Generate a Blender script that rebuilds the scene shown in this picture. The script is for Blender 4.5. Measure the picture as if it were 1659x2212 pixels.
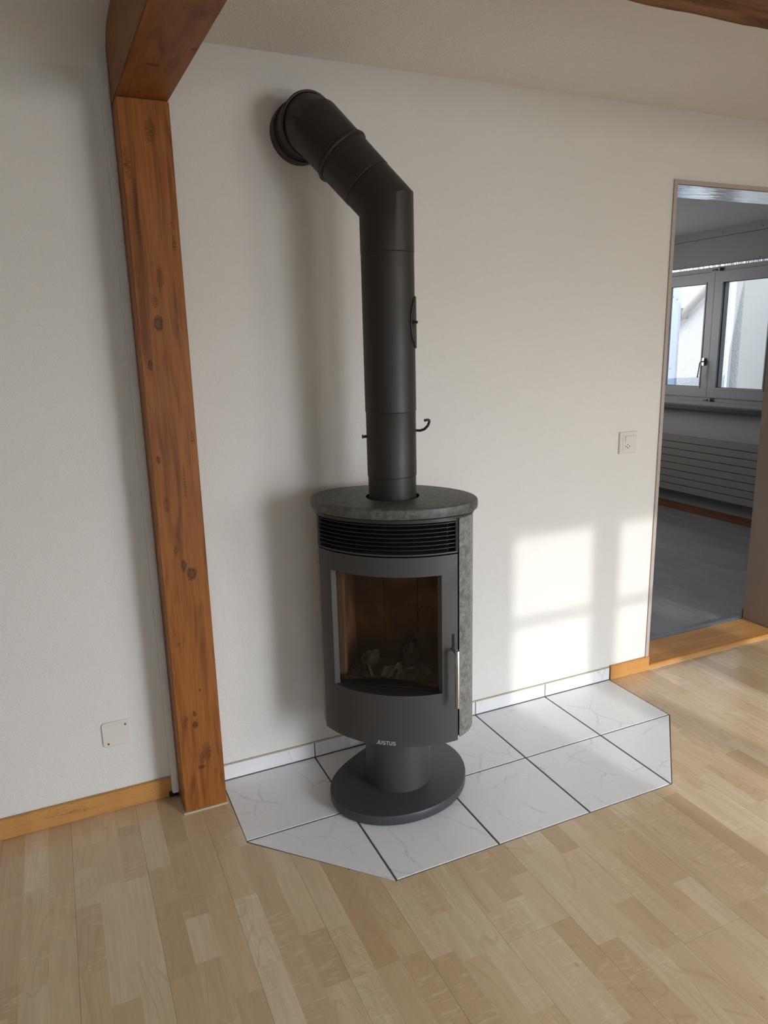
import bpy, bmesh, math, random
from mathutils import Vector, Matrix
C = bpy.context.scene.collection
for o in list(bpy.data.objects): bpy.data.objects.remove(o)
R = math.radians; PI = math.pi
S = bpy.context.scene

# ------------------------------------------------------------------ camera
cd = bpy.data.cameras.new('camera'); cam = bpy.data.objects.new('camera', cd); C.objects.link(cam)
cam.location = (-0.70694, -2.23257, 1.43380); cam.rotation_euler = (1.34271, 0.024277, -0.426804)
cd.sensor_fit = 'HORIZONTAL'; cd.sensor_width = 36; cd.lens = 36 * 1565.86 / 1659; cd.clip_start = .02
S.camera = cam

# ------------------------------------------------------------------ world, sun, window and fill light
W = bpy.data.worlds.new('sky'); S.world = W; W.use_nodes = True
wn = W.node_tree.nodes; wl = W.node_tree.links
bg = wn['Background']; tc = wn.new('ShaderNodeTexCoord'); sx = wn.new('ShaderNodeSeparateXYZ'); cr = wn.new('ShaderNodeValToRGB')
wl.new(tc.outputs['Generated'], sx.inputs[0]); wl.new(sx.outputs['Z'], cr.inputs[0]); wl.new(cr.outputs[0], bg.inputs[0])
e = cr.color_ramp.elements; e[0].position = 0.0; e[0].color = (.98, .96, .92, 1); e[1].position = .6; e[1].color = (.60, .70, .86, 1)
bg.inputs[1].default_value = 4.0

def lamp(kind, name, loc, power, color=(1, 1, 1), **kw):
    l = bpy.data.lights.new(name, kind); l.energy = power; l.color = color
    o = bpy.data.objects.new(name, l); C.objects.link(o); o.location = loc
    for k, v in kw.items(): setattr(l, k, v)
    return o
def aim(o, d): o.rotation_euler = Vector(d).to_track_quat('-Z', 'Y').to_euler()
SUN_EL = R(17.8)
sun = lamp('SUN', 'sun', (0, -6, 5), 1.6, (1.0, .985, .97), angle=R(.9)); aim(sun, (-.139, .99, -math.tan(SUN_EL)))
# lamps at the wall behind the photographer: daylight of its assumed windows, plus added fill
def rear_lamp(name, x0, x1, z0, z1, power, color, tilt=8, spread=150, y=-4.06, ax=0):
    o = lamp('AREA', name, ((x0 + x1) / 2, y, (z0 + z1) / 2), power, color, shape='RECTANGLE', size=x1 - x0, size_y=z1 - z0, spread=R(spread))
    aim(o, (ax, 1, -math.tan(R(tilt)))); return o
rear_lamp('assumed_window_light', 1.42, 2.33, .95, 2.05, 12.5, (1.0, .93, .85), -8, 170)  # lamp at a window assumed from the sun patches, tilted up toward the ceiling
rear_lamp('assumed_side_light', 2.75, 3.4, .95, 2.05, 10, (1.0, .945, .87), 2, 160, ax=-.5)  # lamp at a window assumed from the shadow of the post
rear_lamp('low_fill', .75, 2.1, .10, 1.15, 25, (.84, .92, 1.0), 21, 92, ax=-.45)  # added low fill lamp; the wall has no door here
rear_lamp('left_fill', -1.9, .1, .30, 1.5, 10, (.90, .95, 1.0), 16, 110, ax=-.05)  # added frontal fill lamp; the wall has no window here
# added lamp panel outdoors, not sky; lights the lower walls through the window openings
out_fill = lamp('AREA', 'outdoor_fill', (6.2, -10.5, 4.6), 800, (.82, .91, 1.0), shape='RECTANGLE', size=11.4, size_y=3.6, spread=R(120)); aim(out_fill, (-.55, 1, -.36))
back = lamp('AREA', 'back_room_fill', (2.7, 3.5, 1.5), 26, (.97, .97, 1.0), shape='RECTANGLE', size=1.2, size_y=1.0, spread=R(150)); aim(back, (0, -1, -.15))  # added fill lamp in the back room; no window is built behind it
S.cycles.max_bounces = 6; S.cycles.diffuse_bounces = 3; S.cycles.glossy_bounces = 4; S.cycles.caustics_reflective = False; S.cycles.caustics_refractive = False
S.cycles.adaptive_threshold = .08
S.view_settings.view_transform = 'Standard'; S.view_settings.look = 'None'
S.view_settings.gamma = 1; S.view_settings.use_curve_mapping = False
S.view_settings.exposure = 0.06

# ------------------------------------------------------------------ node helper + materials
class NT:
    def __init__(s, name):
        s.m = bpy.data.materials.new(name); s.m.use_nodes = True
        s.n = s.m.node_tree.nodes; s.l = s.m.node_tree.links; s.b = s.n['Principled BSDF']
    def node(s, t, **kw):
        n = s.n.new('ShaderNode' + t)
        for k, v in kw.items(): setattr(n, k, v)
        return n
    def set(s, sock, v):
        if hasattr(v, 'links') or hasattr(v, 'is_linked'): s.l.new(v, sock)
        elif isinstance(v, tuple) and len(v) == 3 and sock.type == 'RGBA': sock.default_value = (*v, 1)
        else: sock.default_value = v
    def coord(s, which='Object'):
        return s.node('TexCoord').outputs[which]
    def mapping(s, v, scale=(1, 1, 1), loc=(0, 0, 0), rot=(0, 0, 0)):
        n = s.node('Mapping'); s.set(n.inputs[0], v); n.inputs['Scale'].default_value = scale
        s.set(n.inputs['Location'], loc); n.inputs['Rotation'].default_value = rot; return n.outputs[0]
    def noise(s, v, scale, detail=4, rough=.55, dist=0):
        n = s.node('TexNoise'); s.set(n.inputs['Vector'], v); n.inputs['Scale'].default_value = scale
        n.inputs['Detail'].default_value = detail; n.inputs['Roughness'].default_value = rough; n.inputs['Distortion'].default_value = dist
        return n.outputs['Fac']
    def ramp(s, f, *stops, interp='LINEAR'):
        n = s.node('ValToRGB'); s.set(n.inputs[0], f); n.color_ramp.interpolation = interp; el = n.color_ramp.elements
        while len(el) < len(stops): el.new(.5)
        for i, (p, c) in enumerate(stops):
            el[i].position = p; el[i].color = (c, c, c, 1) if not isinstance(c, tuple) else (*c, 1)
        return n.outputs[0]
    def mix(s, f, a, b, mode='MIX'):
        n = s.node('MixRGB', blend_type=mode); s.set(n.inputs[0], f); s.set(n.inputs[1], a); s.set(n.inputs[2], b); return n.outputs[0]
    def math(s, op, a, b=0.0, c=0.0):
        n = s.node('Math', operation=op); s.set(n.inputs[0], a); s.set(n.inputs[1], b)
        if op in ('MULTIPLY_ADD', 'SMOOTH_MIN', 'SMOOTH_MAX'): s.set(n.inputs[2], c)
        return n.outputs[0]
    def bump(s, h, strength=.3, dist=.001):
        n = s.node('Bump'); n.inputs['Strength'].default_value = strength; n.inputs['Distance'].default_value = dist
        s.set(n.inputs['Height'], h); s.l.new(n.outputs[0], s.b.inputs['Normal'])
    def col(s, c): s.set(s.b.inputs['Base Color'], c)
    def rough(s, r): s.set(s.b.inputs['Roughness'], r)

def simple(name, color, rough=.5, metal=0, bump=None, var=0, varscale=8):
    t = NT(name); t.rough(rough); t.b.inputs['Metallic'].default_value = metal
    v = t.coord()
    if var:
        n = t.noise(v, varscale, 5)
        t.col(t.mix(n, tuple(x * (1 - var) for x in color), tuple(min(1, x * (1 + var)) for x in color)))
    else: t.col(color)
    if bump: t.bump(t.noise(v, bump[0], 4), bump[1], bump[2])
    return t.m

def plaster(name, color, sc=240, st=.8, d=.0024):
    t = NT(name); v = t.coord(); t.rough(.92)
    big = t.noise(v, 1.6, 3); t.col(t.mix(big, tuple(x * .97 for x in color), tuple(min(x * 1.02, 1) for x in color)))
    h = t.math('ADD', t.noise(v, sc, 3, .6), t.math('MULTIPLY', t.noise(v, sc * .22, 3, .5), .9))
    t.bump(h, st, d); return t.m

M = {}
M['wall'] = plaster('white_plaster', (.80, .785, .755))
M['wall_smooth'] = plaster('smooth_white_plaster', (.80, .785, .755), 150, .6)
M['ceil'] = plaster('rough_ceiling_plaster', (.90, .87, .82), 170, 1.0, .0045)
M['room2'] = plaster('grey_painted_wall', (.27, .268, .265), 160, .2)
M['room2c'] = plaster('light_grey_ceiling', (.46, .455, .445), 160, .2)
M['lining'] = simple('taupe_door_lining', (.46, .40, .36), .7, var=.1)
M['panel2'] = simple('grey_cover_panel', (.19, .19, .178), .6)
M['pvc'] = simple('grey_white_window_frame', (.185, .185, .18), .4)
M['black'] = simple('matt_black', (.006, .006, .006), .8)
M['rubber'] = simple('black_gasket', (.02, .02, .02), .6)
M['grout'] = simple('dark_grey_grout', (.075, .075, .075), .9, bump=(300, .3, .0006), var=.15, varscale=40)
M['caulk'] = simple('beige_caulk', (.50, .44, .33), .8)
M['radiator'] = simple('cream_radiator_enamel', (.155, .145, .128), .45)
M['sill'] = simple('dark_stone_sill', (.012, .013, .016), .35, var=.3, varscale=60)
M['plastic'] = simple('white_switch_plastic', (.74, .71, .66), .4)
M['steel'] = simple('brushed_steel', (.52, .50, .47), .32, 1.0)
M['screw'] = simple('dull_screw_metal', (.10, .09, .08), .5, .6)
M['logo'] = simple('light_grey_print', (.45, .43, .40), .5)
M['greystrip'] = simple('grey_transition_profile', (.20, .215, .24), .4, .3)
M['stucco'] = plaster('outdoor_stucco', (.50, .51, .52), 45, 1.0, .02)
M['beigewall'] = simple('outdoor_beige_wall', (.43, .43, .40), .9)
M['bluepost'] = simple('pale_blue_outdoor_paint', (.36, .44, .56), .7, var=.08, varscale=6)
M['gutter'] = simple('grey_outdoor_metal', (.17, .155, .14), .5)
M['whiteout'] = simple('outdoor_white_render', (.75, .75, .75), .9, bump=(40, .6, .01))
M['ground'] = simple('outdoor_ground', (.25, .24, .22), .9)

def foil():
    t = NT('aluminium_foil_strip'); v = t.coord(); t.b.inputs['Metallic'].default_value = 1; t.col((.88, .89, .92)); t.rough(.22)
    t.bump(t.noise(t.mapping(v, (3, 12, 3)), 3, 2), .35, .01); return t.m
M['foil'] = foil()

def stove_metal(name, color, rough, noise=.10):
    t = NT(name); v = t.coord(); n = t.noise(v, 5, 4); t.col(t.mix(n, tuple(x * (1 - noise) for x in color), tuple(x * (1 + noise) for x in color)))
    t.rough(t.ramp(t.noise(v, 9, 4), (.3, rough - .05), (.7, rough + .06))); t.bump(t.noise(v, 900, 2), .12, .0003)
    t.b.inputs['Specular IOR Level'].default_value = .5; return t.m
M['iron'] = stove_metal('anthracite_stove_enamel', (.056, .055, .057), .46)
M['pipe'] = stove_metal('dark_brown_flue_enamel', (.022, .019, .017), .48)
M['ironplate'] = stove_metal('black_base_plate_enamel', (.048, .052, .058), .40)
M['slat'] = stove_metal('black_slat_enamel', (.028, .028, .029), .42)

def soapstone(name, light):
    t = NT(name); v = t.coord(); n1 = t.noise(v, 7, 6, .65, .6); n2 = t.noise(t.mapping(v, (1, 1, 1), rot=(.4, .7, 0)), 55, 5, .7, .5)
    a = t.mix(t.ramp(n1, (.3, 0.0), (.72, 1.0)), tuple(x * .62 for x in light), light)
    a = t.mix(t.ramp(n2, (.42, .0), (.60, .95)), a, tuple(min(1, x * 1.6) for x in light))
    # darker cloudy patches and hairline scratches
    n3 = t.noise(v, 13, 5, .7, 1.5); a = t.mix(t.ramp(n3, (.56, 0.0), (.70, .75)), a, tuple(x * .42 for x in light))
    w = t.ramp(t.noise(v, 24, 2, .5, 3.0), (.488, 0.0), (.5, .55), (.512, 0.0)); a = t.mix(t.math('MULTIPLY', w, t.ramp(t.noise(v, 3, 2), (.5, 0.0), (.6, 1.0))), a, tuple(min(1, x * 2.0) for x in light))
    t.col(a); t.rough(.48); t.bump(n2, .12, .0006); return t.m
M['soapstone'] = soapstone('grey_green_soapstone', (.172, .176, .168))
M['soaptop'] = soapstone('dark_soapstone_top', (.085, .085, .080))

def tile():
    t = NT('white_marbled_tile'); g = t.coord()
    at = t.node('Attribute', attribute_name='tone'); off = t.mapping(at.outputs['Color'], (23, 31, 17))
    ad = t.node('VectorMath', operation='ADD'); t.l.new(g, ad.inputs[0]); t.l.new(off, ad.inputs[1]); v = ad.outputs[0]
    wv = t.node('TexNoise'); t.set(wv.inputs['Vector'], v); wv.inputs['Scale'].default_value = 12; wv.inputs['Detail'].default_value = 4; wv.inputs['Roughness'].default_value = .55
    vm = t.node('VectorMath', operation='MULTIPLY_ADD'); t.l.new(wv.outputs['Color'], vm.inputs[0]); vm.inputs[1].default_value = (.07, .07, .07); t.l.new(v, vm.inputs[2])
    def crack(scale, wd):
        vo = t.node('TexVoronoi', feature='DISTANCE_TO_EDGE', voronoi_dimensions='2D'); t.l.new(t.mapping(vm.outputs[0], rot=(.8, 0, 0)), vo.inputs['Vector']); vo.inputs['Scale'].default_value = scale; return t.ramp(vo.outputs['Distance'], (.0, 1.0), (wd, .35), (wd * 3.2, 0.0))
    m1 = t.ramp(t.noise(v, 6, 3), (.42, 0.0), (.60, 1.0)); m2 = t.ramp(t.noise(v, 11, 3), (.46, 0.0), (.62, 1.0))
    cloud = t.noise(v, 6, 4, .5)
    a = t.mix(cloud, (.80, .80, .815), (.85, .85, .86)); a = t.mix(t.math('MULTIPLY', t.math('MULTIPLY', crack(7.5, .012), m1), .42), a, (.36, .37, .40)); a = t.mix(t.math('MULTIPLY', t.math('MULTIPLY', crack(17, .012), m2), .26), a, (.42, .43, .46))
    a = t.mix(t.ramp(t.noise(v, 16, 4, .6, 1.5), (.66, 0.0), (.74, .30)), a, (.48, .48, .50))
    t.col(a); t.rough(.25); return t.m
M['tile'] = tile()

def laminate(name, lo, mid, hi, rough, sat=1):
    t = NT(name); g = t.coord(); at = t.node('Attribute', attribute_name='tone'); sep = t.node('SeparateColor'); t.l.new(at.outputs['Color'], sep.inputs[0])
    r, gg, b = sep.outputs[0], sep.outputs[1], sep.outputs[2]
    off = t.mapping(at.outputs['Color'], (31, 47, 13)); ad = t.node('VectorMath', operation='ADD'); t.l.new(g, ad.inputs[0]); t.l.new(off, ad.inputs[1]); v = ad.outputs[0]
    base = t.ramp(r, (0.0, lo), (.5, mid), (1.0, hi))
    fine = t.noise(t.mapping(v, (1, .035, 1)), 260, 4, .6); med = t.noise(t.mapping(v, (1, .10, 1)), 34, 4, .6, .4)
    c = t.mix(t.ramp(fine, (.35, .30), (.75, 0.0)), base, tuple(x * .72 for x in lo))
    c = t.mix(t.ramp(med, (.35, .42), (.65, 0.0)), c, tuple(x * .86 for x in lo))
    # cathedral figure: rings of a slowly varying field
    f = t.noise(t.mapping(v, (1, .20, 1)), 9, 1, .3, .25); ring = t.math('FRACT', t.math('MULTIPLY', f, 15.0)); ln = t.ramp(ring, (0.0, 1.0), (.16, 0.0), (.9, 0.0), (1.0, .8))
    fm = t.math('MULTIPLY', ln, t.ramp(gg, (.45, 0.0), (.6, .42)))
    c = t.mix(fm, c, tuple(x * y for x, y in zip(lo, (.82, .74, .66))))
    # flame figure across the grain on some strips
    fl = t.noise(t.mapping(v, (.22, 1, 1), rot=(0, 0, .18)), 110, 3, .6, .6); fmask = t.math('MULTIPLY', t.ramp(fl, (.50, 0.0), (.66, .28)), t.ramp(b, (.62, 0.0), (.72, 1.0)))
    fmask = t.math('MULTIPLY', fmask, t.ramp(t.noise(v, 14, 2), (.42, 0.0), (.55, 1.0)))
    c = t.mix(fmask, c, tuple(min(1, x * 1.12) for x in hi))
    # small knots
    vo = t.node('TexVoronoi', feature='F1'); t.set(vo.inputs['Vector'], t.mapping(v, (1, .8, 1))); vo.inputs['Scale'].default_value = 7.0
    k = t.ramp(vo.outputs['Distance'], (.0, 1.0), (.022, .8), (.055, 0.0)); c = t.mix(t.math('MULTIPLY', k, .55), c, tuple(x * y for x, y in zip(lo, (.62, .48, .38))))
    t.col(c); t.rough(rough); t.bump(fine, .05, .0004); return t.m
M['laminate'] = laminate('maple_strip_laminate', (.60, .425, .255), (.72, .54, .345), (.82, .68, .485), .25)
M['greylam'] = laminate('grey_oak_laminate', (.155, .152, .152), (.19, .187, .187), (.225, .222, .220), .30)

def timber(name, dark, mid, light, axis, knots=(), lam=.033, aged=False):
    """glued spruce: grain along axis, faint lamellas, darker resin streaks, knots at given object-space places"""
    t = NT(name); g = t.coord(); al = [1, 1, 1]; al[axis] = .05
    # lamella blocks shift the grain
    grain = t.noise(t.mapping(g, tuple(al)), 150, 4, .6, .3); al2 = [1, 1, 1]; al2[axis] = .10
    streak = t.noise(t.mapping(g, tuple(al2)), 26, 5, .6, .8); broad = t.noise(t.mapping(g, tuple(al)), 18, 3, .5)
    c = t.mix(t.ramp(grain, (.30, 0.0), (.72, 1.0)), mid, light)
    c = t.mix(t.ramp(streak, (.34, .80), (.50, 0.0)), c, dark)
    c = t.mix(t.ramp(broad, (.35, .25), (.6, 0.0)), c, dark)
    al3 = [1, 1, 1]; al3[axis] = .22
    sm = t.noise(t.mapping(g, tuple(al3), loc=(3, 5, 7)), 16, 6, .75, 1.2)
    hatch_s = [.25, .25, .25]; hatch_s[axis] = 1
    hatch = t.ramp(t.noise(t.mapping(g, tuple(hatch_s)), 240, 3, .7), (.40, .25), (.62, 1.0))
    c = t.mix(t.math('MULTIPLY', t.ramp(sm, (.615, 0.0), (.70, .80)), hatch), c, tuple(x * .16 for x in dark))
    lamc = [0, 0, 0]; 
    if not aged:      # glued lamellas of slightly different tone
        sp = t.node('SeparateXYZ'); t.l.new(g, sp.inputs[0]); q = t.math('FLOOR', t.math('MULTIPLY', t.math('ADD', sp.outputs['X'], .4755 + 1.32), 1 / .044))
        wn_ = t.node('TexWhiteNoise', noise_dimensions='1D'); t.l.new(q, wn_.inputs['W']); c = t.mix(t.ramp(wn_.outputs['Value'], (0.0, .0), (1.0, .30)), c, dark)
    for (p, rad, dk) in knots:
        mp = t.mapping(g, tuple(1.0 / q for q in rad), loc=tuple(-a / q for a, q in zip(p, rad)))
        wob = t.node('VectorMath', operation='LENGTH'); t.l.new(mp, wob.inputs[0])
        dd = t.math('ADD', wob.outputs['Value'], t.math('MULTIPLY', t.math('SUBTRACT', t.noise(g, 70, 5, .7), .5), 1.6))
        if dk > .5: body = t.ramp(dd, (.0, .50), (.45, .62), (.62, .92), (.78, .35), (.95, .65), (1.15, .12), (1.6, 0.0))
        else: body = t.math('MULTIPLY', t.ramp(dd, (.3, .8), (1.0, .35), (1.5, 0.0)), t.ramp(t.noise(t.mapping(g, tuple(hatch_s)), 330, 4, .7), (.42, .15), (.60, 1.0)))
        c = t.mix(body, c, tuple(x * .30 for x in dark))
    t.col(c); t.rough(.5 if not aged else .8); t.b.inputs['Specular IOR Level'].default_value = .3
    t.bump(t.math('ADD', grain, t.math('MULTIPLY', streak, .6)), .25 if not aged else 1.0, .0008 if not aged else .006); return t.m
pk = [((-.421, -.122, 1.501), (.014, .03, .022), 1), ((-.391, -.122, .783), (.016, .03, .019), 1), ((-.412, -.122, .812), (.008, .03, .018), 1), ((-.421, -.122, .299), (.009, .03, .011), 1), ((-.392, -.122, .200), (.014, .03, .028), 0), ((-.407, -.122, .178), (.009, .03, .022), 0), ((-.412, -.122, .150), (.012, .03, .007), 1),
      ((-.462, -.122, 1.905), (.009, .03, .04), 0), ((-.450, -.122, 1.80), (.005, .03, .10), 0), ((-.397, -.122, 1.985), (.014, .03, .028), 0), ((-.361, -.122, 1.705), (.006, .03, .028), 0), ((-.405, -.122, 1.625), (.010, .03, .030), 0), ((-.425, -.122, 1.56), (.010, .03, .02), 0),
      ((-.452, -.122, 1.391), (.006, .03, .016), 1), ((-.356, -.122, 1.185), (.007, .03, .022), 0), ((-.388, -.122, 1.06), (.004, .03, .05), 0), ((-.455, -.122, 1.13), (.006, .03, .012), 1), ((-.445, -.122, 1.0), (.008, .03, .025), 0), ((-.43, -.122, .86), (.008, .03, .022), 0), ((-.45, -.122, .315), (.012, .03, .022), 0), ((-.42, -.122, .335), (.006, .03, .010), 1), ((-.398, -.122, .410), (.004, .03, .005), 1)]
M['post'] = timber('honey_glulam_spruce', (.120, .036, .008), (.30, .100, .020), (.43, .168, .038), 2, pk)
bk = [((-.420, -.398, 2.05), (.016, .011, .05), 1), ((-.353, -.53, 2.05), (.008, .009, .05), 1), ((-.385, -.74, 2.04), (.026, .05, .05), 0)]
M['beam'] = timber('honey_glulam_spruce_beam', (.120, .036, .008), (.27, .090, .018), (.36, .135, .030), 1, bk)
M['oldbeam'] = timber('aged_rough_timber', (.075, .030, .011), (.21, .095, .038), (.30, .15, .065), 0, (), aged=True)
M['skirt'] = timber('orange_beech_trim', (.44, .20, .055), (.56, .28, .085), (.62, .33, .11), 0)
M['skirt_dark'] = timber('brown_baseboard', (.085, .030, .012), (.14, .052, .02), (.17, .065, .025), 1)

def glass(name, tint, refl=.9):
    m = bpy.data.materials.new(name); m.use_nodes = True; n = m.node_tree.nodes; l = m.node_tree.links; n.clear()
    o = n.new('ShaderNodeOutputMaterial'); mx = n.new('ShaderNodeMixShader'); tr = n.new('ShaderNodeBsdfTransparent'); gl = n.new('ShaderNodeBsdfGlossy'); fr = n.new('ShaderNodeFresnel')
    tr.inputs[0].default_value = (*tint, 1); gl.inputs[0].default_value = (refl, refl, refl, 1); gl.inputs['Roughness'].default_value = .03; fr.inputs[0].default_value = 1.5
    ge = n.new('ShaderNodeNewGeometry'); mu = n.new('ShaderNodeMath'); mu.operation = 'MULTIPLY_ADD'; mu.inputs[1].default_value = -1; mu.inputs[2].default_value = 1; mm = n.new('ShaderNodeMath'); mm.operation = 'MULTIPLY'
    l.new(ge.outputs['Backfacing'], mu.inputs[0]); l.new(mu.outputs[0], mm.inputs[0]); l.new(fr.outputs[0], mm.inputs[1]); l.new(mm.outputs[0], mx.inputs[0]); l.new(tr.outputs[0], mx.inputs[1]); l.new(gl.outputs[0], mx.inputs[2]); l.new(mx.outputs[0], o.inputs[0]); return m
M['paneglass'] = glass('clear_window_glass', (.96, .97, .97))
M['stoveglass'] = glass('smoky_stove_glass', (.78, .74, .70), .8)

def firebrick():
    t = NT('sooty_firebrick'); v = t.coord(); n = t.noise(v, 8, 5, .6, .5); s2 = t.noise(v, 4, 3)
    c = t.mix(t.ramp(n, (.35, 0.0), (.65, 1.0)), (.26, .13, .07), (.50, .25, .12)); c = t.mix(t.ramp(s2, (.42, .75), (.62, .1)), c, (.085, .065, .055))
    # soot thickens towards the ash bed
    sp = t.node('SeparateXYZ'); t.l.new(v, sp.inputs[0]); c = t.mix(t.ramp(sp.outputs['Z'], (.44, .9), (.58, .0)), c, (.05, .042, .038))
    t.col(c); t.rough(.95); t.bump(n, .3, .002); return t.m
M['brick'] = firebrick()
M['paleside'] = simple('pale_vermiculite_edge', (.30, .21, .145), .9, var=.3, varscale=14)
M['char'] = simple('charred_paper', (.065, .058, .053), .8, var=.8, varscale=30, bump=(120, .6, .002))
M['ash'] = simple('grey_ash', (.13, .115, .10), .95, var=.5, varscale=70, bump=(160, 1, .004))

# ------------------------------------------------------------------ mesh helpers
def mesh(name, verts, faces, mat=None, parent=None, smooth=False, loc=None, kind=None):
    me = bpy.data.meshes.new(name); me.from_pydata([tuple(v) for v in verts], [], faces); me.validate()
    bm = bmesh.new(); bm.from_mesh(me); bmesh.ops.recalc_face_normals(bm, faces=bm.faces); bm.to_mesh(me); bm.free()
    if mat: me.materials.append(M[mat])
    o = bpy.data.objects.new(name, me); C.objects.link(o)
    if smooth: shade(o)
    if parent: o.parent = parent
    if loc: o.location = loc
    if kind: o['kind'] = kind
    return o
def shade(o, ang=35):
    me = o.data; me.polygons.foreach_set('use_smooth', [True] * len(me.polygons))
    bm = bmesh.new(); bm.from_mesh(me)
    for e_ in bm.edges:
        if len(e_.link_faces) == 2 and e_.calc_face_angle(0) > R(ang): e_.smooth = False
    bm.to_mesh(me); bm.free()
class G:
    """collects geometry for ONE mesh"""
    def __init__(s): s.v = []; s.f = []
    def add(s, v, f): k = len(s.v); s.v += [tuple(p) for p in v]; s.f += [tuple(i + k for i in q) for q in f]; return s
    def box(s, a, b):
        (x0, y0, z0), (x1, y1, z1) = a, b
        return s.add([(x0, y0, z0), (x1, y0, z0), (x1, y1, z0), (x0, y1, z0), (x0, y0, z1), (x1, y0, z1), (x1, y1, z1), (x0, y1, z1)],
                     [(0, 3, 2, 1), (4, 5, 6, 7), (0, 1, 5, 4), (1, 2, 6, 5), (2, 3, 7, 6), (3, 0, 4, 7)])
    def prism(s, poly, z0, z1):
        n = len(poly); return s.add([(x, y, z0) for x, y in poly] + [(x, y, z1) for x, y in poly],
                     [tuple(range(n))[::-1], tuple(range(n, 2 * n))] + [(i, (i + 1) % n, n + (i + 1) % n, n + i) for i in range(n)])
    def loft(s, rings, closed=True, caps=(True, True)):
        n = len(rings[0]); v = [p for r_ in rings for p in r_]; f = []
        for k in range(len(rings) - 1):
            for i in range(n if closed else n - 1):
                j = (i + 1) % n; f.append((k * n + i, k * n + j, (k + 1) * n + j, (k + 1) * n + i))
        if caps[0]: f.append(tuple(range(n))[::-1])
        if caps[1]: f.append(tuple(range((len(rings) - 1) * n, len(rings) * n)))
        return s.add(v, f)
    def tube(s, pts, r, n=16, caps=True):
        pts = [Vector(p) for p in pts]; rings = []
        rr = r if isinstance(r, (list, tuple)) else [r] * len(pts); up = None
        for i, p in enumerate(pts):
            d = (pts[min(i + 1, len(pts) - 1)] - pts[max(i - 1, 0)]).normalized()
            if up is None: up = d.orthogonal().normalized()
            up = (up - d * up.dot(d)).normalized(); w = d.cross(up)
            rings.append([p + (up * math.cos(a) + w * math.sin(a)) * rr[i] for a in (2 * PI * k / n for k in range(n))])
        return s.loft(rings, True, (caps, caps))
    def build(s, name, mat, parent=None, smooth=False, kind=None, bevel=0, seg=2):
        o = mesh(name, s.v, s.f, mat, parent, False, None, kind)
        if bevel:
            bm = bmesh.new(); bm.from_mesh(o.data); bmesh.ops.remove_doubles(bm, verts=bm.verts, dist=1e-6)
            ed = [e_ for e_ in bm.edges if len(e_.link_faces) == 2 and e_.calc_face_angle(0) > R(30)]
            bmesh.ops.bevel(bm, geom=ed, offset=bevel, segments=seg, affect='EDGES', clamp_overlap=True); bm.to_mesh(o.data); bm.free()
        if smooth: shade(o)
        return o
def BX(name, a, b, mat, parent=None, kind=None, bevel=0): return G().box(a, b).build(name, mat, parent, False, kind, bevel)
def tag(o, label=None, cat=None, group=None, kind=None):
    for k, v in (('label', label), ('category', cat), ('group', group), ('kind', kind)):
        if v: o[k] = v
    return o
def empty(name, loc=(0, 0, 0), rz=0, label=None, cat=None, group=None, kind=None):
    o = bpy.data.objects.new(name, None); C.objects.link(o); o.location = loc; o.rotation_euler = (0, 0, rz); o.empty_display_size = .05
    return tag(o, label, cat, group, kind)
def struct(o, label=None): o['kind'] = 'structure'; return o if not label else tag(o, label)
random.seed(7)

# ================================================================== SETTING
WY = .008          # face of the white wall
XR, XL, YB = 4.04, -2.8, -4.1
OX0, OX1, OZ = 1.538, 2.39, 2.016   # doorway
ZC, ZL = 2.2565, 2.238
# wall with the doorway, 20 cm thick
g = G(); g.box((XL, WY, -.05), (-.475, .205, 2.158)); struct(g.build('wall_back_left', 'wall'), 'white plastered wall left of the wooden post')
g = G(); g.box((-.475, WY, -.05), (OX0, .205, 2.40)); g.box((OX0, WY, OZ), (OX1, .205, 2.40)); g.box((OX1, WY, -.05), (XR, .205, 2.40))
struct(g.build('wall_back', 'wall'), 'white plastered wall behind the stove with a doorway')
# coved ceiling strip on the left
prof = [(WY, 2.158), (-.004, 2.175), (-.018, 2.205), (-.042, 2.228), (-.09, ZL), (-.15, ZL), (-.15, 2.40), (.205, 2.40), (.205, 2.158)]
g = G(); g.loft([[(x, y, z) for y, z in prof] for x in (XL, -.475)]); struct(g.build('trim_1', 'wall_smooth', smooth=True), 'coved plaster band between left wall and ceiling')
struct(BX('ceiling_left', (XL, YB, ZL), (-.41, -.15, 2.40), 'wall_smooth'))
struct(BX('ceiling', (-.41, YB, ZC), (XR, WY, 2.40), 'ceil'))
struct(BX('wall_left', (XL - .15, YB, -.05), (XL, .205, 2.40), 'wall'))
struct(BX('wall_right', (XR, YB, -.05), (XR + .2, WY, 2.40), 'wall'))
# window wall behind the photographer, openings assumed from sun patches and shadows
holes = [(1.42, 1.81), (1.947, 2.325), (2.75, 3.40)]
g = G(); zs0, zs1 = .90, 2.05
xs = [XL, 1.42, 1.81, 1.947, 2.325, XR]
g.box((XL - .15, YB - .08, -.05), (1.42, YB, 2.40)); g.box((2.325, YB - .08, -.05), (2.75, YB, 2.40)); g.box((3.40, YB - .08, -.05), (XR + .2, YB, 2.40))
for a, b in ((1.42, 2.325), (2.75, 3.40)): g.box((a, YB - .08, -.05), (b, YB, zs0)); g.box((a, YB - .08, zs1), (b, YB, 2.40))
g.box((1.81, YB - .08, zs0), (1.947, YB, zs1))
struct(g.build('wall_front', 'wall'))
w = struct(empty('window_2', (1.87, YB, .9), 0))
for i, (a, b) in enumerate(holes):
    BX('muntin', (a - 1.87, -.05, .775), (b - 1.87, -.02, .800), 'pvc', w)
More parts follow.
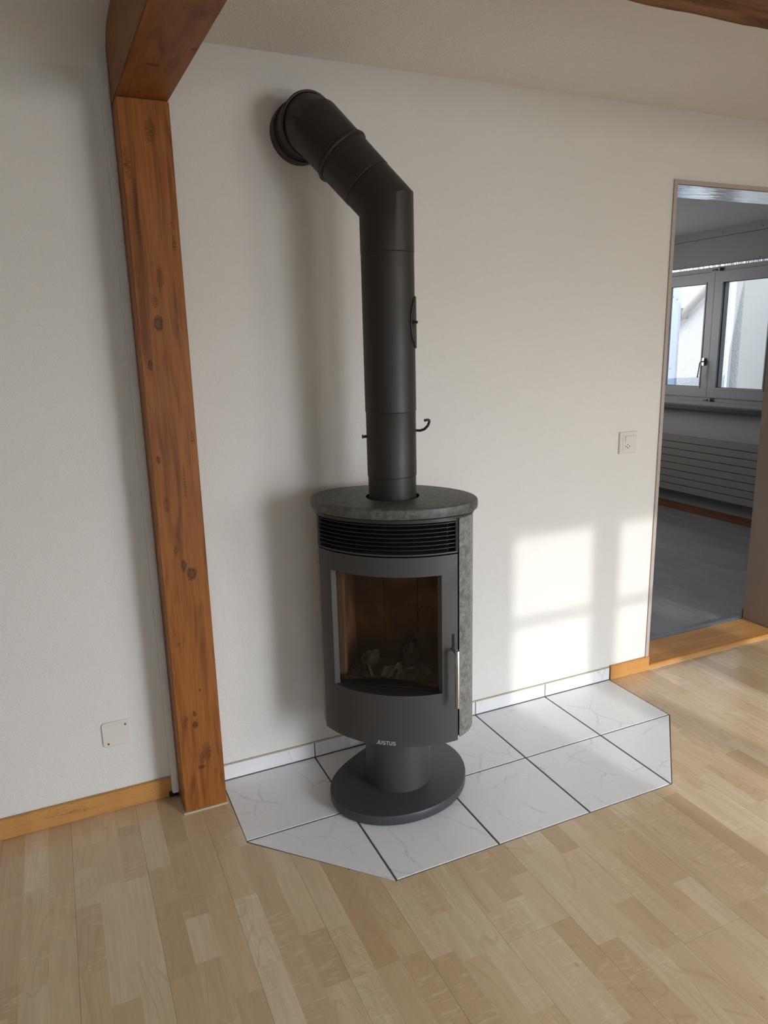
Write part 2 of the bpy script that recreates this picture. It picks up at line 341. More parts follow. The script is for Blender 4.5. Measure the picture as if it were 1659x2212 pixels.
# floor slab and planks
struct_floor = struct(BX('floor', (XL - .15, YB - .08, -.05), (XR + .2, WY, -.0085), 'grout'), 'light maple strip laminate floor')
HEARTH = [(-.336, .004), (-.331, -.349), (-.002, -.680), (1.002, -.680), (1.3385, -.338), (1.3435, .004)]
def clip(poly, a, b, inside):
    out = []; n = len(poly)
    def sd(p):
        v = (b[0] - a[0]) * (p[1] - a[1]) - (b[1] - a[1]) * (p[0] - a[0]); return v if inside else -v
    for i in range(n):
        p, q = poly[i], poly[(i + 1) % n]; sp, sq = sd(p), sd(q)
        if sp >= 0: out.append(p)
        if (sp > 0 and sq < 0) or (sp < 0 and sq > 0):
            k = sp / (sp - sq); out.append((p[0] + (q[0] - p[0]) * k, p[1] + (q[1] - p[1]) * k))
    return out if len(out) > 2 else []
def area(p): return abs(sum(p[i][0] * p[(i + 1) % len(p)][1] - p[(i + 1) % len(p)][0] * p[i][1] for i in range(len(p)))) / 2
def minus(poly, hull):     # hull convex, counter-clockwise
    res = []; cur = poly
    for i in range(len(hull)):
        a, b = hull[i], hull[(i + 1) % len(hull)]
        o = clip(cur, a, b, False)
        if o and area(o) > 2e-5: res.append(o)
        cur = clip(cur, a, b, True)
        if not cur: break
    return res
def tones(me, polys_cols):
    at = me.attributes.new('tone', 'FLOAT_COLOR', 'FACE')
    for i, c in enumerate(polys_cols): at.data[i].color = (*c, 1)
def board(name, quads, mat, parent, top=0.0, th=.008, lab=None):
    me = bpy.data.meshes.new(name); v = []; f = []; cols = []
    for poly, c in quads:
        n = len(poly); k = len(v); v += [(x, y, top) for x, y in poly] + [(x, y, top - th) for x, y in poly]
        f.append(tuple(range(k, k + n))); cols.append(c)
        for i in range(n): f.append((k + i, k + n + i, k + n + (i + 1) % n, k + (i + 1) % n)); cols.append(c)
    me.from_pydata(v, [], f)
    tones(me, cols); me.materials.append(M[mat])
    o = bpy.data.objects.new(name, me); C.objects.link(o); o.parent = parent; return o
rnd = random.Random(11)
BW, BL = .19167, 1.29; x0 = -.4235
ends = {0: -.352, 1: -.918}
def lay_floor(parent, mat, xa, xb, ya, yb, hull, top, shift, gap=.0003):
    k0 = math.floor((xa - x0) / BW); k1 = math.ceil((xb - x0) / BW)
    prev = 0
    for k in range(k0, k1):
        if k in ends and shift: ph = ends[k]
        else:
            ph = rnd.uniform(0, BL)
        y = ya - BL + ((ph - ya) % BL)
        while y < yb:
            bx0, bx1 = x0 + k * BW, x0 + (k + 1) * BW; quads = []
            for s_ in range(3):
                sx0, sx1 = bx0 + s_ * BW / 3, bx0 + (s_ + 1) * BW / 3
                yy = y; first = True
                while yy < y + BL - 1e-6:
                    L = rnd.choice((.16, .22, .30, .36, .44)) * rnd.uniform(.85, 1.2)
                    if first: L *= rnd.uniform(.3, 1); first = False
                    y2 = min(yy + L, y + BL)
                    if y + BL - y2 < .07: y2 = y + BL
                    p = [max(sx0, bx0 + gap, xa), max(yy, y + gap, ya), min(sx1, bx1 - gap, xb), min(y2, y + BL - gap, yb)]
                    if p[2] - p[0] > .001 and p[3] - p[1] > .001:
                        q = [(p[0], p[1]), (p[2], p[1]), (p[2], p[3]), (p[0], p[3])]; c = (min(1, max(0, rnd.gauss(.5, .30))), rnd.random(), rnd.random())
                        for r_ in (minus(q, hull) if hull else [q]): quads.append((r_, c))
                    yy = y2
            if quads: board('plank', quads, mat, parent, top)
            y += BL
HX = [(-.3345, .02), (-.3325, -.3425), (-.0040, -.6803), (1.0030, -.6803), (1.3390, -.3402), (1.3390, .02)]
lay_floor(struct_floor, 'laminate', XL, XR, YB, WY, HX, 0.0, True)

# hearth: dark grout bed with marbled tiles
hearth = tag(G().prism([(a, min(b, .006)) for a, b in HX], -.0084, -.0012).build('hearth', 'grout'), 'hearth of white marbled floor tiles under the stove', 'hearth')
def tilepiece(poly, z0, z1, parent, name='tile'):
    cx = sum(p[0] for p in poly) / len(poly); cy = sum(p[1] for p in poly) / len(poly)
    def ins(d): return [(x + (cx - x) * d / max(math.hypot(cx - x, cy - y), .01), y + (cy - y) * d / max(math.hypot(cx - x, cy - y), .01)) for x, y in poly]
    a = ins(0.0); b = ins(.0016)
    me = bpy.data.meshes.new(name); n = len(poly)
    v = [(x, y, z0) for x, y in a] + [(x, y, z1 - .0008) for x, y in a] + [(x, y, z1) for x, y in b]
    f = [tuple(range(2 * n, 3 * n))] + [(i, (i + 1) % n, n + (i + 1) % n, n + i) for i in range(n)] + [(n + i, n + (i + 1) % n, 2 * n + (i + 1) % n, 2 * n + i) for i in range(n)]
    me.from_pydata(v, [], f); c = (rnd.random(), rnd.random(), rnd.random()); tones(me, [c] * len(f)); me.materials.append(M['tile'])
    bm = bmesh.new(); bm.from_mesh(me); bmesh.ops.recalc_face_normals(bm, faces=bm.faces); bm.to_mesh(me); bm.free()
    o = bpy.data.objects.new(name, me); C.objects.link(o); o.parent = parent; return o
J = .0029; T = .333; R1, R2 = -.336, -.676
for i in range(-1, 4):
    xa, xb = i * T + J, (i + 1) * T - J
    if i == -1: xa = -.331
    if i == 3: xb = 4 * T + .003
    tilepiece([(xa, R1 + J), (xb, R1 + J), (xb, .0), (xa, .0)], -.0012, .0006, hearth)
for i in range(0, 3): tilepiece([(i * T + J, R2), ((i + 1) * T - J, R2), ((i + 1) * T - J, R1 - J), (i * T + J, R1 - J)], -.0012, .0006, hearth)
tilepiece([(-.3285, R1 - J), (-.0055, R2), (-J, R2), (-J, R1 - J)], -.0012, .0006, hearth)
tilepiece([(3 * T + J, R1 - J), (3 * T + J, R2), (3 * T + J + .0015, R2), (4 * T + .002, R1 - J)], -.0012, .0006, hearth)
# tile skirting at the wall
sk = struct(empty('baseboard_back', (0, 0, 0)))
tag(sk, 'white marbled tile skirting along the wall behind the stove')
def skirt_tile(xa, xb):
    me = bpy.data.meshes.new('skirting_tile'); g = G().box((xa, 0, .004), (xb, WY, .056))
    me.from_pydata(g.v, [], g.f); c = (rnd.random(), rnd.random(), rnd.random()); tones(me, [c] * 6); me.materials.append(M['tile'])
    o = bpy.data.objects.new('skirting_tile', me); C.objects.link(o); o.parent = sk
for i in range(-1, 4): skirt_tile(max(i * T + .002, -.342), (i + 1) * T - .002 + (.004 if i == 3 else 0))
G().box((-.342, .0015, .002), (1.336, WY, .0545)).build('grout_bed', 'grout', sk)
G().prism([(-.342, .0015), (1.336, .0015), (1.336, WY), (-.342, WY)], .0562, .0595).build('caulk_bead', 'caulk', sk)
G().box((-.342, -.0015, -.0010), (1.336, .004, .0036)).build('grout_joint', 'grout', sk)
# wooden baseboards
bl = struct(BX('baseboard_left', (XL, -.004, .0005), (-.498, WY, .068), 'skirt', bevel=.002), 'orange wood baseboard along the left wall')
br = struct(BX('baseboard_right', (1.3385, -.006, .0005), (1.5535, WY, .064), 'skirt', bevel=.0015), 'short orange wood baseboard piece beside the doorway')
struct(BX('baseboard_rear', (2.395, -.006, .0005), (XR, WY, .064), 'skirt', bevel=.0015))
def disc(name, c, ax, r, h, mat, parent=None, n=14):
    d = Vector(ax).normalized(); c = Vector(c); return G().tube([c, c + d * h], r, n).build(name, mat, parent, True)
disc('nail', (-.762, -.0045, .030), (0, -1, 0), .0022, .001, 'steel', bl); disc('nail', (-.56, -.0045, .04), (0, -1, 0), .0016, .0008, 'screw', bl)
disc('nail', (1.432, -.0065, .033), (0, -1, 0), .0018, .0008, 'screw', br)

# doorway lining, foil strip, threshold
dl = struct(G().box((OX0, .002, .02), (OX0 + .016, .205, OZ)).box((OX0 + .016, .002, OZ - .016), (OX1, .205, OZ)).build('trim_2', 'lining'), 'taupe lining boards around the doorway')
BX('foil_strip', (OX0 + .017, .008, OZ - .0185), (OX1 - .001, .203, OZ - .0165), 'foil', dl)['label'] = 'shiny aluminium strip under the doorway head'
struct(BX('trim_3', (OX1 - .004, .008, .02), (OX1 + .006, .206, OZ), 'lining'), 'smooth taupe reveal on the right of the doorway')
th = struct(empty('trim_4'), 'orange wood threshold step in the doorway')
BX('tread', (OX0 + .0165, .016, .0005), (OX1 - .0045, .203, .0195), 'skirt', th, bevel=.0012)
BX('nosing', (OX0 + .0165, .000, .0005), (OX1 + .02, .0155, .0205), 'skirt', th, bevel=.002)
BX('caulk_line', (OX0 + .0165, -.003, .0002), (OX1 + .02, -.0002, .003), 'caulk', th)
BX('transition_strip', (OX0 + .0165, .2035, .0005), (OX1 - .0045, .228, .0230), 'greystrip', th, bevel=.002)['label'] = 'grey transition strip'

# ---------------------------------------------------------------- second room behind the doorway
Y2 = 3.6; ZC2 = 2.224
f2 = struct(BX('floor_2', (-.2, .2055, -.05), (XR + .2, Y2, -.0085), 'grout'), 'grey laminate floor in the back room')
ends2 = {}
lay_floor(f2, 'greylam', .6, XR, .229, Y2, None, .0, False)
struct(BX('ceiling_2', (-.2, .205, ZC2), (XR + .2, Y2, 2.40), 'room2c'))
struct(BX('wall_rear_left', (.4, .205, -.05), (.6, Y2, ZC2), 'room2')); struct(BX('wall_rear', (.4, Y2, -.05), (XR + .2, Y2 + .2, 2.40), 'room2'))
# window wall x = 4.04: niche from y 1.41 to 2.62
wy0, wy1, wz0, wz1 = 1.41, 2.60, .925, 1.955
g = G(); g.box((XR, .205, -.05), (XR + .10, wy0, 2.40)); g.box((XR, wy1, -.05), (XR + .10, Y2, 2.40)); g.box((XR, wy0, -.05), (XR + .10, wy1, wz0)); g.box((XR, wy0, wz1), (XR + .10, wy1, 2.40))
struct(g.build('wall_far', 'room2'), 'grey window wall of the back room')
cp_ = struct(G().box((XR - .012, .3, 1.957), (XR - .0005, Y2 - .2, 2.160)).build('trim_5', 'panel2', bevel=.001), 'screwed grey cover board above the back room window')
BX('upper_board', (XR - .010, .3, 2.163), (XR - .0005, Y2 - .2, 2.2235), 'panel2', cp_)
for s_ in (.173, .514, .857, -.17, 1.2):
    for z in (2.189, 1.978): disc('screw', (XR - .0105 if z > 2.1 else XR - .0122, 2.49 - s_, z), (-1, 0, 0), .005, .0015, 'screw', cp_, 8)
struct(BX('trim_6', (XR - .03, .3, 1.942), (XR - .0005, Y2 - .2, 1.9565), 'foil'), 'shiny aluminium edge above the back room window')
w1 = struct(empty('window_1'), 'grey framed double casement window in the back room')
def frame(name, y0, y1, z0, z1, wd, x_0, x_1, mat, parent, bevel=.003):
    g = G(); a = [(y0, z0), (y1, z0), (y1, z1), (y0, z1)]; b = [(y0 + wd, z0 + wd), (y1 - wd, z0 + wd), (y1 - wd, z1 - wd), (y0 + wd, z1 - wd)]
    for i in range(4):
        j = (i + 1) % 4; g.add([(x, *p) for x in (x_0, x_1) for p in (a[i], a[j], b[j], b[i])], [(0, 1, 2, 3), (7, 6, 5, 4), (0, 4, 5, 1), (1, 5, 6, 2), (2, 6, 7, 3), (3, 7, 4, 0)])
    o = mesh(name, g.v, g.f, mat, parent)
    bm = bmesh.new(); bm.from_mesh(o.data); bmesh.ops.remove_doubles(bm, verts=bm.verts, dist=1e-6); bm.to_mesh(o.data); bm.free(); return o
frame('window_frame', wy0, wy1, wz0, wz1 - .01, .032, XR + .005, XR + .07, 'pvc', w1)
YM = 2.014
for (a, b) in ((YM - .0015 - .575, YM - .0015), (YM + .0015, YM + .0015 + .555)):
    s_ = frame('sash', a, b, .957, 1.906, .078, XR - .012, XR + .055, 'pvc', w1)
    frame('gasket', a + .075, b - .075, 1.032, 1.831, .0075, XR + .004, XR + .01, 'rubber', s_)
    frame('glazing_bead', a + .068, b - .068, 1.025, 1.838, .010, XR - .016, XR - .0125, 'pvc', s_)
    BX('pane', (XR + .020, a + .074, 1.03), (XR + .024, b - .074, 1.832), 'paneglass', s_)
hd = G().box((XR - .030, 2.045, 1.205), (XR - .0125, 2.068, 1.262)).build('window_handle', 'steel', w1, bevel=.003)
G().tube([(XR - .030, 2.056, 1.235), (XR - .055, 2.057, 1.235), (XR - .058, 2.062, 1.225), (XR - .058, 2.075, 1.11)], .006, 8).build('lever', 'steel', hd, True)
for z in (1.908, .925):
    h_ = G().box((XR - .018, YM - .045, z), (XR - .0125, YM + .03, z + .028)).build('latch', 'pvc', w1, bevel=.002)
    G().tube([(XR - .022, YM - .02, z + .012), (XR - .022, YM + .016, z + .012)], .006, 8).build('bolt', 'screw', h_, True)
sl = tag(BX('window_sill', (XR - .105, .9, .858), (XR + .004, Y2 - .4, .892), 'sill', bevel=.004), 'dark polished stone sill under the back room window', 'window sill')
BX('sill_upstand', (XR - .02, .9, .8925), (XR + .004, Y2 - .4, .924), 'pvc', w1)
rd = tag(empty('radiator', (XR - .09, 1.9, .18)), 'long flat grooved panel radiator below the back room window', 'radiator')
BX('back_panel', (-.002, -.75, .004), (.02, .80, .462), 'radiator', rd)
for i in range(8):
    z = i * .0585; BX('panel_strip', (-.026, -.75, z + .0015), (-.0025, .80, z + .0560), 'radiator', rd, bevel=.0025)
for y in (-.6, .6): BX('bracket', (.0205, y, .10), (.088, y + .03, .36), 'radiator', rd)
struct(BX('baseboard_far', (XR - .014, .21, .0005), (XR - .0005, Y2, .060), 'skirt_dark', bevel=.002), 'dark brown baseboard under the radiator')
struct(BX('baseboard_reveal', (OX1 + .0065, .2065, .0005), (OX1 + .5, .220, .062), 'skirt_dark'))

# outside the back room window
def far(y, z, X):   # a place at depth X seen through the window at (y, z)
    k = (X + .707) / (XR + .02 + .707); return (-2.2326 + (y + 2.2326) * k, 1.4338 + (z - 1.4338) * k)
struct(BX('wall_outside', (6.4, 3.8815, -1), (6.6, 7.5, 2.9), 'stucco'), 'rough white stucco house wall outside the window')
struct(BX('wall_outside_beige', (6.42, .002, -1), (6.65, 3.745, 2.9), 'beigewall'), 'smooth pale wall outside the window')
ya, _ = far(1.925, 1.4, 6.38); yb_, _ = far(1.858, 1.4, 6.38)
tag(BX('render_pilaster', (6.38, yb_, -1), (6.418, 3.880, 2.9), 'whiteout'), 'white rendered pilaster outside, seen at the left of the right pane', 'pilaster')
ya, _ = far(2.62, 1.4, 5.2); yb_, _ = far(2.385, 1.4, 5.2)
bp = tag(empty('outdoor_post', (5.2, (ya + yb_) / 2, -1)), 'pale blue painted post outside the left window pane', 'post')
BX('shaft', (0, yb_ - (ya + yb_) / 2, 0), (.03, ya - (ya + yb_) / 2, 4.2), 'bluepost', bp)
for (yy, zz) in ((2.45, 1.75), (2.41, 1.73), (2.44, 1.17)):
    a, b = far(yy, zz, 5.2); disc('bolt_head', (-.001, a - (ya + yb_) / 2, b + 1), (-1, 0, 0), .008, .003, 'screw', bp, 8)
p1 = far(2.42, 1.61, 6.2); p2 = far(2.0, 1.88, 6.2); p3 = far(1.9, 1.95, 6.2); 
dp = tag(empty('rain_gutter', (6.325, p1[0], p1[1])), 'sloping grey rain pipe on the stucco wall outside', 'rain pipe')
G().tube([(0, .25, -.20), (0, -.62, .50)], .045, 14).build('pipe_run', 'gutter', dp, True)
G().box((-.052, -.015, -.052), (.0745, .015, .075)).build('bracket', 'screw', dp)
struct(BX('wall_light_block', (XR + .2, -.2, -1), (6.6, .0, 2.9), 'whiteout'))  # unseen wall, added to block the outdoor fill lamp from the walls outside
struct(BX('ground', (-14, -30, -1.2), (14, 12, -1.0), 'ground'))

# ================================================================== POST AND BEAMS
post = tag(empty('wooden_post', (0, 0, 0)), 'honey-brown glued timber post standing against the white wall', 'post')
BX('shaft', (-.4755, -.122, .002), (-.3435, .007, 2.0595), 'post', post, bevel=.0025)
g = G(); g.box((-.4795, -.1275, .0003), (-.3395, -.1225, .006)); g.box((-.4795, -.1225, .0003), (-.476, -.03, .006)); g.box((-.343, -.1225, .0003), (-.3395, -.012, .006))
g.build('foot_bead', 'caulk', post)
strip = struct(BX('trim_7', (-.4975, -.0225, .018), (-.4762, WY + .01, 2.245), 'wall', bevel=.003), 'narrow rough plaster strip beside the wooden post')
BX('gap_block', (-.507, -.010, .0008), (-.478, .006, .0175), 'black', strip)  # black box in the gap below the plaster strip
# left beam from the wall towards the photographer, sinking slightly
bm_ = tag(empty('ceiling_beam', (-.4095, .006, 2.06)), 'honey-brown ceiling beam resting on the wooden post', 'beam')
g = G(); L0, L1 = .003, YB + .002; dz = (2.031 - 2.0605) / .68
def bz(y): return 2.0605 + dz * (-.122 - y) if y > -1.2 else 2.0605 + dz * 1.078
rings = []
for y in (L0, -.3, -.8, -1.2, L1):
    rings.append([(x, y, z) for x, z in ((-.4755, bz(y)), (-.3435, bz(y)), (-.3435, 2.39), (-.4755, 2.39))])
o = G().loft(rings).build('timber', 'beam', None, bevel=.003); o.parent = bm_; o.matrix_parent_inverse = Matrix.Translation((.4095, -.006, -2.06))
# aged cross beam, hewn edge
ob = tag(empty('cross_beam', (-.3425, -1.0, 2.10)), 'aged rough-hewn dark ceiling beam at the upper right', 'beam')
rings = []; rr = random.Random(3); N = 130
for i in range(N):
    x = i * (XR + .3425 - .002) / (N - 1); w = .004 * math.sin(x * 9) + .003 * math.sin(x * 23 + 1) + rr.uniform(-.0015, .0015); w2 = .004 * math.sin(x * 7 + 2) + rr.uniform(-.0015, .0015)
    xx = x + .001
    rings.append([(xx, .080 + w, .010), (xx, .072 + w, 0 + w2 * .3), (xx, .03, .001 - w2 * .4), (xx, .012, .005 + w2), (xx, .006, .002), (xx, -.07, w2 * .5), (xx, -.082 + w2, .012), (xx, -.082, .155), (xx, .080, .155)])
G().loft(rings).build('timber', 'oldbeam', ob, True)

# ================================================================== WALL PLATES
sp = tag(empty('wall_socket', (1.3745, WY, 1.024)), 'white combined light switch and socket plate on the wall left of the doorway', 'switch')
def plate(w, h, r, y0, y1, inset, name, mat, parent, n=6, cx=0, cz=0):
    def loop(d, y):
        return [(cx + sx_ * (w / 2 - r) + (r - d) * math.cos(a), y, cz + sz * (h / 2 - r) + (r - d) * math.sin(a)) for (sx_, sz, a0) in ((1, 1, 0), (-1, 1, 90), (-1, -1, 180), (1, -1, 270)) for a in (R(a0 + 90 * k / n) for k in range(n + 1))]
    return G().loft([loop(0, y0), loop(0, (y0 + 2 * y1) / 3), loop(inset, y1)]).build(name, mat, parent, True)
plate(.088, .088, .003, -.0004, -.0075, .0025, 'frame_plate', 'plastic', sp)
plate(.058, .058, .002, -.0076, -.0095, .001, 'insert', 'plastic', sp)
G().add([(-.018, -.0097, .003), (.026, -.0097, .003), (.026, -.0097, .026), (-.018, -.0097, .026), (-.018, -.0115, .003), (.026, -.0115, .003), (.026, -.0135, .026), (-.018, -.0135, .026)],
        [(0, 3, 2, 1), (4, 5, 6, 7), (0, 1, 5, 4), (1, 2, 6, 5), (2, 3, 7, 6), (3, 0, 4, 7)]).build('rocker', 'plastic', sp)
for (a, b) in ((-.004, -.008), (-.004, -.020), (-.0135, -.0145), (.0055, -.0145)): disc('socket_hole', (a, -.0096, b), (0, -1, 0), .0022, .0006, 'black', sp, 10)
bp2 = tag(empty('blank_cover', (-.6455, WY, .262)), 'white square blank cover plate low on the left wall', 'cover plate')
plate(.083, .083, .010, -.0004, -.0055, .002, 'cover', 'plastic', bp2)
for (a, b) in ((.029, .026), (-.026, -.030)): disc('screw', (a, -.0056, b), (0, -1, 0), .0030, .0008, 'screw', bp2, 10)

# ================================================================== STOVE
CX, CY = .2, -.275
SR = R(-38.6)
stove = tag(empty('wood_stove', (CX, CY, 0), SR), 'oval dark grey wood stove with soapstone sides and top on a round pedestal', 'stove')
RD, FC = .327, -.156
def arc(s, R_=RD): return math.sqrt(R_ * R_ - s * s) + FC
# local frame: x = s (to the right), y = -f (front is -y)
def superell(a, b, p, n=96, off=0):
    out = []
    for i in range(n):
        t = 2 * PI * i / n; c, s_ = math.cos(t), math.sin(t)
        out.append((a * math.copysign(abs(c) ** (2 / p), c), b * math.copysign(abs(s_) ** (2 / p), s_)))
    return out
# base plate: rounded outline, turned against the body
bc = [.225, .005, .006, .014, .020, -.007, 0]
def baser(t): return bc[0] + bc[1] * math.cos(t) + bc[2] * math.sin(t) + bc[3] * math.cos(2 * t) + bc[4] * math.sin(2 * t) + bc[5] * math.cos(3 * t)
def bring(d, z, n=96):
    out = []
    for i in range(n):
        t = 2 * PI * i / n; r_ = baser(t) - d; wx, wy = r_ * math.cos(t), r_ * math.sin(t) - .005
        out.append((wx * math.cos(-SR) - wy * math.sin(-SR), wx * math.sin(-SR) + wy * math.cos(-SR), z))
    return out
G().loft([bring(.010, .0012), bring(.003, .004), bring(0, .010), bring(0, .034), bring(.0012, .0364), bring(.004, .037)]).build('base_plate', 'ironplate', stove, True)
def ringc(cx, cy, z, r, n=64): return [(cx + r * math.cos(2 * PI * i / n), cy + r * math.sin(2 * PI * i / n), z) for i in range(n)]
G().loft([ringc(.0, .0, .0372, .107), ringc(0, 0, .2435, .107)]).build('column', 'iron', stove, True)
# body core: ash box, firebox walls, head
NB = 40
def front_poly(sm, fmax_off, back=True):
    pass
BA, BB, BP = .232, .160, 2.1
def outline(n=72, k=1.0): return [(x * k, y * k) for x, y in superell(BA, BB, BP, n)]
def clipf(poly, f): return clip(poly, (-1, -f), (1, -f), True)   # keep y > -f
g = G(); low = clipf(outline(), .150)
g.prism(low, .2437, .4040); g.prism(clipf(outline(), .055), .795, .9415)
u = [p for p in clipf(outline(), .112)]
# U-shaped wall round the firebox
inner = [(-.165, -.113), (-.165, .10), (.165, .10), (.165, -.113)]
def quadstrip(a, b, z0, z1):
    n = len(a); g.add([(x, y, z) for z in (z0, z1) for x, y in a + b], [(i, i + 1, n + i + 1, n + i) for i in range(n - 1)] + [(2 * n + i, 3 * n + i, 3 * n + i + 1, 2 * n + i + 1) for i in range(n - 1)]
          + [(i, 2 * n + i, 2 * n + i + 1, i + 1) for i in range(n - 1)] + [(n + i, n + i + 1, 3 * n + i + 1, 3 * n + i) for i in range(n - 1)] + [(0, n, 3 * n, 2 * n), (n - 1, 3 * n - 1, 4 * n - 1, 2 * n - 1)])
def outf(x): # back/outer y for x
    return BB * (1 - (min(abs(x), BA * .999) / BA) ** BP) ** (1 / BP)
# side walls and back as thin boxes
g.box((-.178, -.1105, .4042), (-.166, .098, .7948)); g.box((.166, -.1105, .4042), (.178, .098, .7948)); g.box((-.178, .0985, .4042), (.178, .112, .7948))
g.build('body', 'black', stove)
# firebox lining
fb = G().box((-.1655, -.11, .4042), (.1655, .098, .412)).build('firebox_floor', 'brick', stove)
for i, (a, b) in enumerate(((-.1655, -.058), (-.056, .054), (.056, .1655))): BX('back_brick', (a, .084, .4125), (b, .0975, .794), 'brick', stove)
BX('side_brick', (-.1655, -.045, .4125), (-.152, .083, .794), 'brick', stove); BX('side_brick', (.152, -.10, .4125), (.1655, .083, .794), 'brick', stove)
BX('side_brick', (-.1655, -.072, .4125), (-.149, -.046, .794), 'paleside', stove)['label'] = 'pale brown brick edge behind the left side of the glass'
for i in range(4): disc('air_hole', (-.005 + i * .022 + .03, .0838, .600), (0, -1, 0), .0035, .0006, 'black', stove, 10)
BX('grate_bar', (-.150, -.108, .412), (.150, -.100, .428), 'slat', stove, bevel=.001)
# soapstone side panels
def stone(sign):
    pts = []
    f0, f1 = .090, -.125
    n = 26
    # outer contour from front edge round the side to the back
    A_, B_, P_ = .2435, .171, 2.1
    for i in range(n + 1):
        a = R(-76 + 0) ; pass
    out = []; t0 = math.acos(min(1, (.2150 / A_) ** (P_ / 2))); 
    for i in range(n + 1):
        t = -t0 + (t0 + R(62)) * i / n; c, s_ = math.cos(t), math.sin(t)
        out.append((A_ * abs(c) ** (2 / P_), B_ * math.copysign(abs(s_) ** (2 / P_), s_)))
    inn = []
    for i, (x, y) in enumerate(out):
        a = out[max(i - 1, 0)]; b = out[min(i + 1, n)]; dx, dy = b[0] - a[0], b[1] - a[1]; l = math.hypot(dx, dy)
        inn.append((x - dy / l * .0085, y + dx / l * .0085))
    inn[0] = (.2150, out[0][1] + .012)
    poly = [(sign * x, y) for x, y in out] + [(sign * x, y) for x, y in inn[::-1]]
    if sign < 0: poly = poly[::-1]
    cx = sum(p[0] for p in poly) / len(poly)
    return G().prism(poly, .2440, .9405).build('stone_panel', 'soapstone', stove, bevel=.0018)
for s_ in (1, -1):
    o = stone(s_); shade(o, 30)
# head cover: inner liner behind the slats and thin steel rim under the stone top
g = G(); rim = superell(.247, .180, 2.0); g.prism(rim, .9422, .9488); o = g.build('rim', 'slat', stove, True)
# stone top with a round hole
def tring(a, b, z): return [(x, y, z) for x, y in superell(a, b, 1.9, 96)]
def tring_even(a, b, z, n=96):
    out = []
    for i in range(n):
        t = 2 * PI * i / n; c, s_ = math.cos(t), math.sin(t); r_ = (abs(c / a) ** 1.9 + abs(s_ / b) ** 1.9) ** (-1 / 1.9); out.append((r_ * c, r_ * s_, z))
    return out
def hole(z, r=.0815, n=96): return ringc(0, 0, z, r, n)
rs = [hole(.952), tring_even(.254, .186, .9515), tring_even(.2575, .1895, .9545), tring_even(.2585, .1905, .9600), tring_even(.2585, .1905, .9730), tring_even(.2570, .189, .9795), tring_even(.2520, .184, .9828), tring_even(.245, .177, .9835), hole(.9835), hole(.952)]
g = G(); g.loft(rs, True, (False, False)); o = g.build('top_plate', 'soaptop', stove, True)
bm = bmesh.new(); bm.from_mesh(o.data); bmesh.ops.remove_doubles(bm, verts=bm.verts, dist=1e-6); bmesh.ops.recalc_face_normals(bm, faces=bm.faces); bm.to_mesh(o.data); bm.free()
G().loft([ringc(0, 0, .949, .081), ringc(0, 0, .951, .081)]).build('hole_liner', 'black', stove)
# slat grille
gr = empty('vent_grille'); gr.parent = stove
def arcplate(s0, s1, z0, z1, r_out, th, n=28):
    """curved sheet following the door arc"""
    ss = [s0 + (s1 - s0) * i / n for i in range(n + 1)]; rings = []
    for s_ in ss:
        nx, nf = s_ / RD, math.sqrt(1 - (s_ / RD) ** 2); po = (nx * r_out, -(nf * r_out + FC)); pi = (nx * (r_out - th), -(nf * (r_out - th) + FC))
        rings.append([(*po, z0), (*po, z1), (*pi, z1), (*pi, z0)])
    return rings
for i in range(7):
    z = .9315 - i * .0122; n = 28; rings = []
    for k in range(n + 1):
        s_ = -.2055 + .411 * k / n; nx, nf = s_ / RD, math.sqrt(1 - (s_ / RD) ** 2)
        po = (nx * RD, -(nf * RD + FC)); r2 = RD - .026; pi = (s_ , -(math.sqrt(max(r2 * r2 - s_ * s_, 0)) + FC))
        po = (s_, -arc(s_)); rings.append([(*po, z - .0005), (*po, z + .0013), (*pi, z + .0025), (*pi, z + .0005)])
    G().loft(rings).build('slat', 'slat', gr, True)
for s_ in (-1, 1): BX('side_rail', (min(s_ * .207, s_ * .2125), -.0955, .8465), (max(s_ * .207, s_ * .2125), -.060, .9415), 'iron', gr)
G().loft(arcplate(-.2125, .2125, .8415, .8462, RD + .0005, .045)).build('bottom_lip', 'iron', gr, True)
G().loft(arcplate(-.2125, .2125, .9370, .9415, RD + .0005, .020)).build('top_lip', 'slat', gr, True)
G().tube([(.182, -.092, .847), (.182, -.092, .936)], .0011, 6).build('rod', 'iron', gr, True)
# door: curved sheet with a window opening
door = empty('stove_door'); door.parent = stove
zd0, zd1, wz_0, wz_1, ws0, ws1 = .2400, .8370, .4075, .7790, -.1660, .1705
ss = sorted(set([-.2125 + .425 * i / 40 for i in range(41)] + [ws0, ws1])); ss = [s_ for s_ in ss if s_ in (ws0, ws1) or (abs(s_ - ws0) > .004 and abs(s_ - ws1) > .004)]
zz = [zd0, .245, .32, wz_0, .53, .65, wz_1, .80, zd1]
bm = bmesh.new(); V = {}
for i, s_ in enumerate(ss):
    for k, z in enumerate(zz): V[i, k] = bm.verts.new((s_, -arc(s_), z))
for i in range(len(ss) - 1):
    for k in range(len(zz) - 1):
        if ws0 - 1e-6 <= ss[i] and ss[i + 1] <= ws1 + 1e-6 and wz_0 - 1e-6 <= zz[k] and zz[k + 1] <= wz_1 + 1e-6: continue
        bm.faces.new((V[i, k], V[i + 1, k], V[i + 1, k + 1], V[i, k + 1]))
me = bpy.data.meshes.new('front_sheet'); bmesh.ops.recalc_face_normals(bm, faces=bm.faces); bm.to_mesh(me); bm.free(); me.materials.append(M['iron'])
fs = bpy.data.objects.new('front_sheet', me); C.objects.link(fs); fs.parent = door
so = fs.modifiers.new('thick', 'SOLIDIFY'); so.thickness = .003; so.offset = -1
dg = bpy.context.evaluated_depsgraph_get(); bpy.context.view_layer.update()
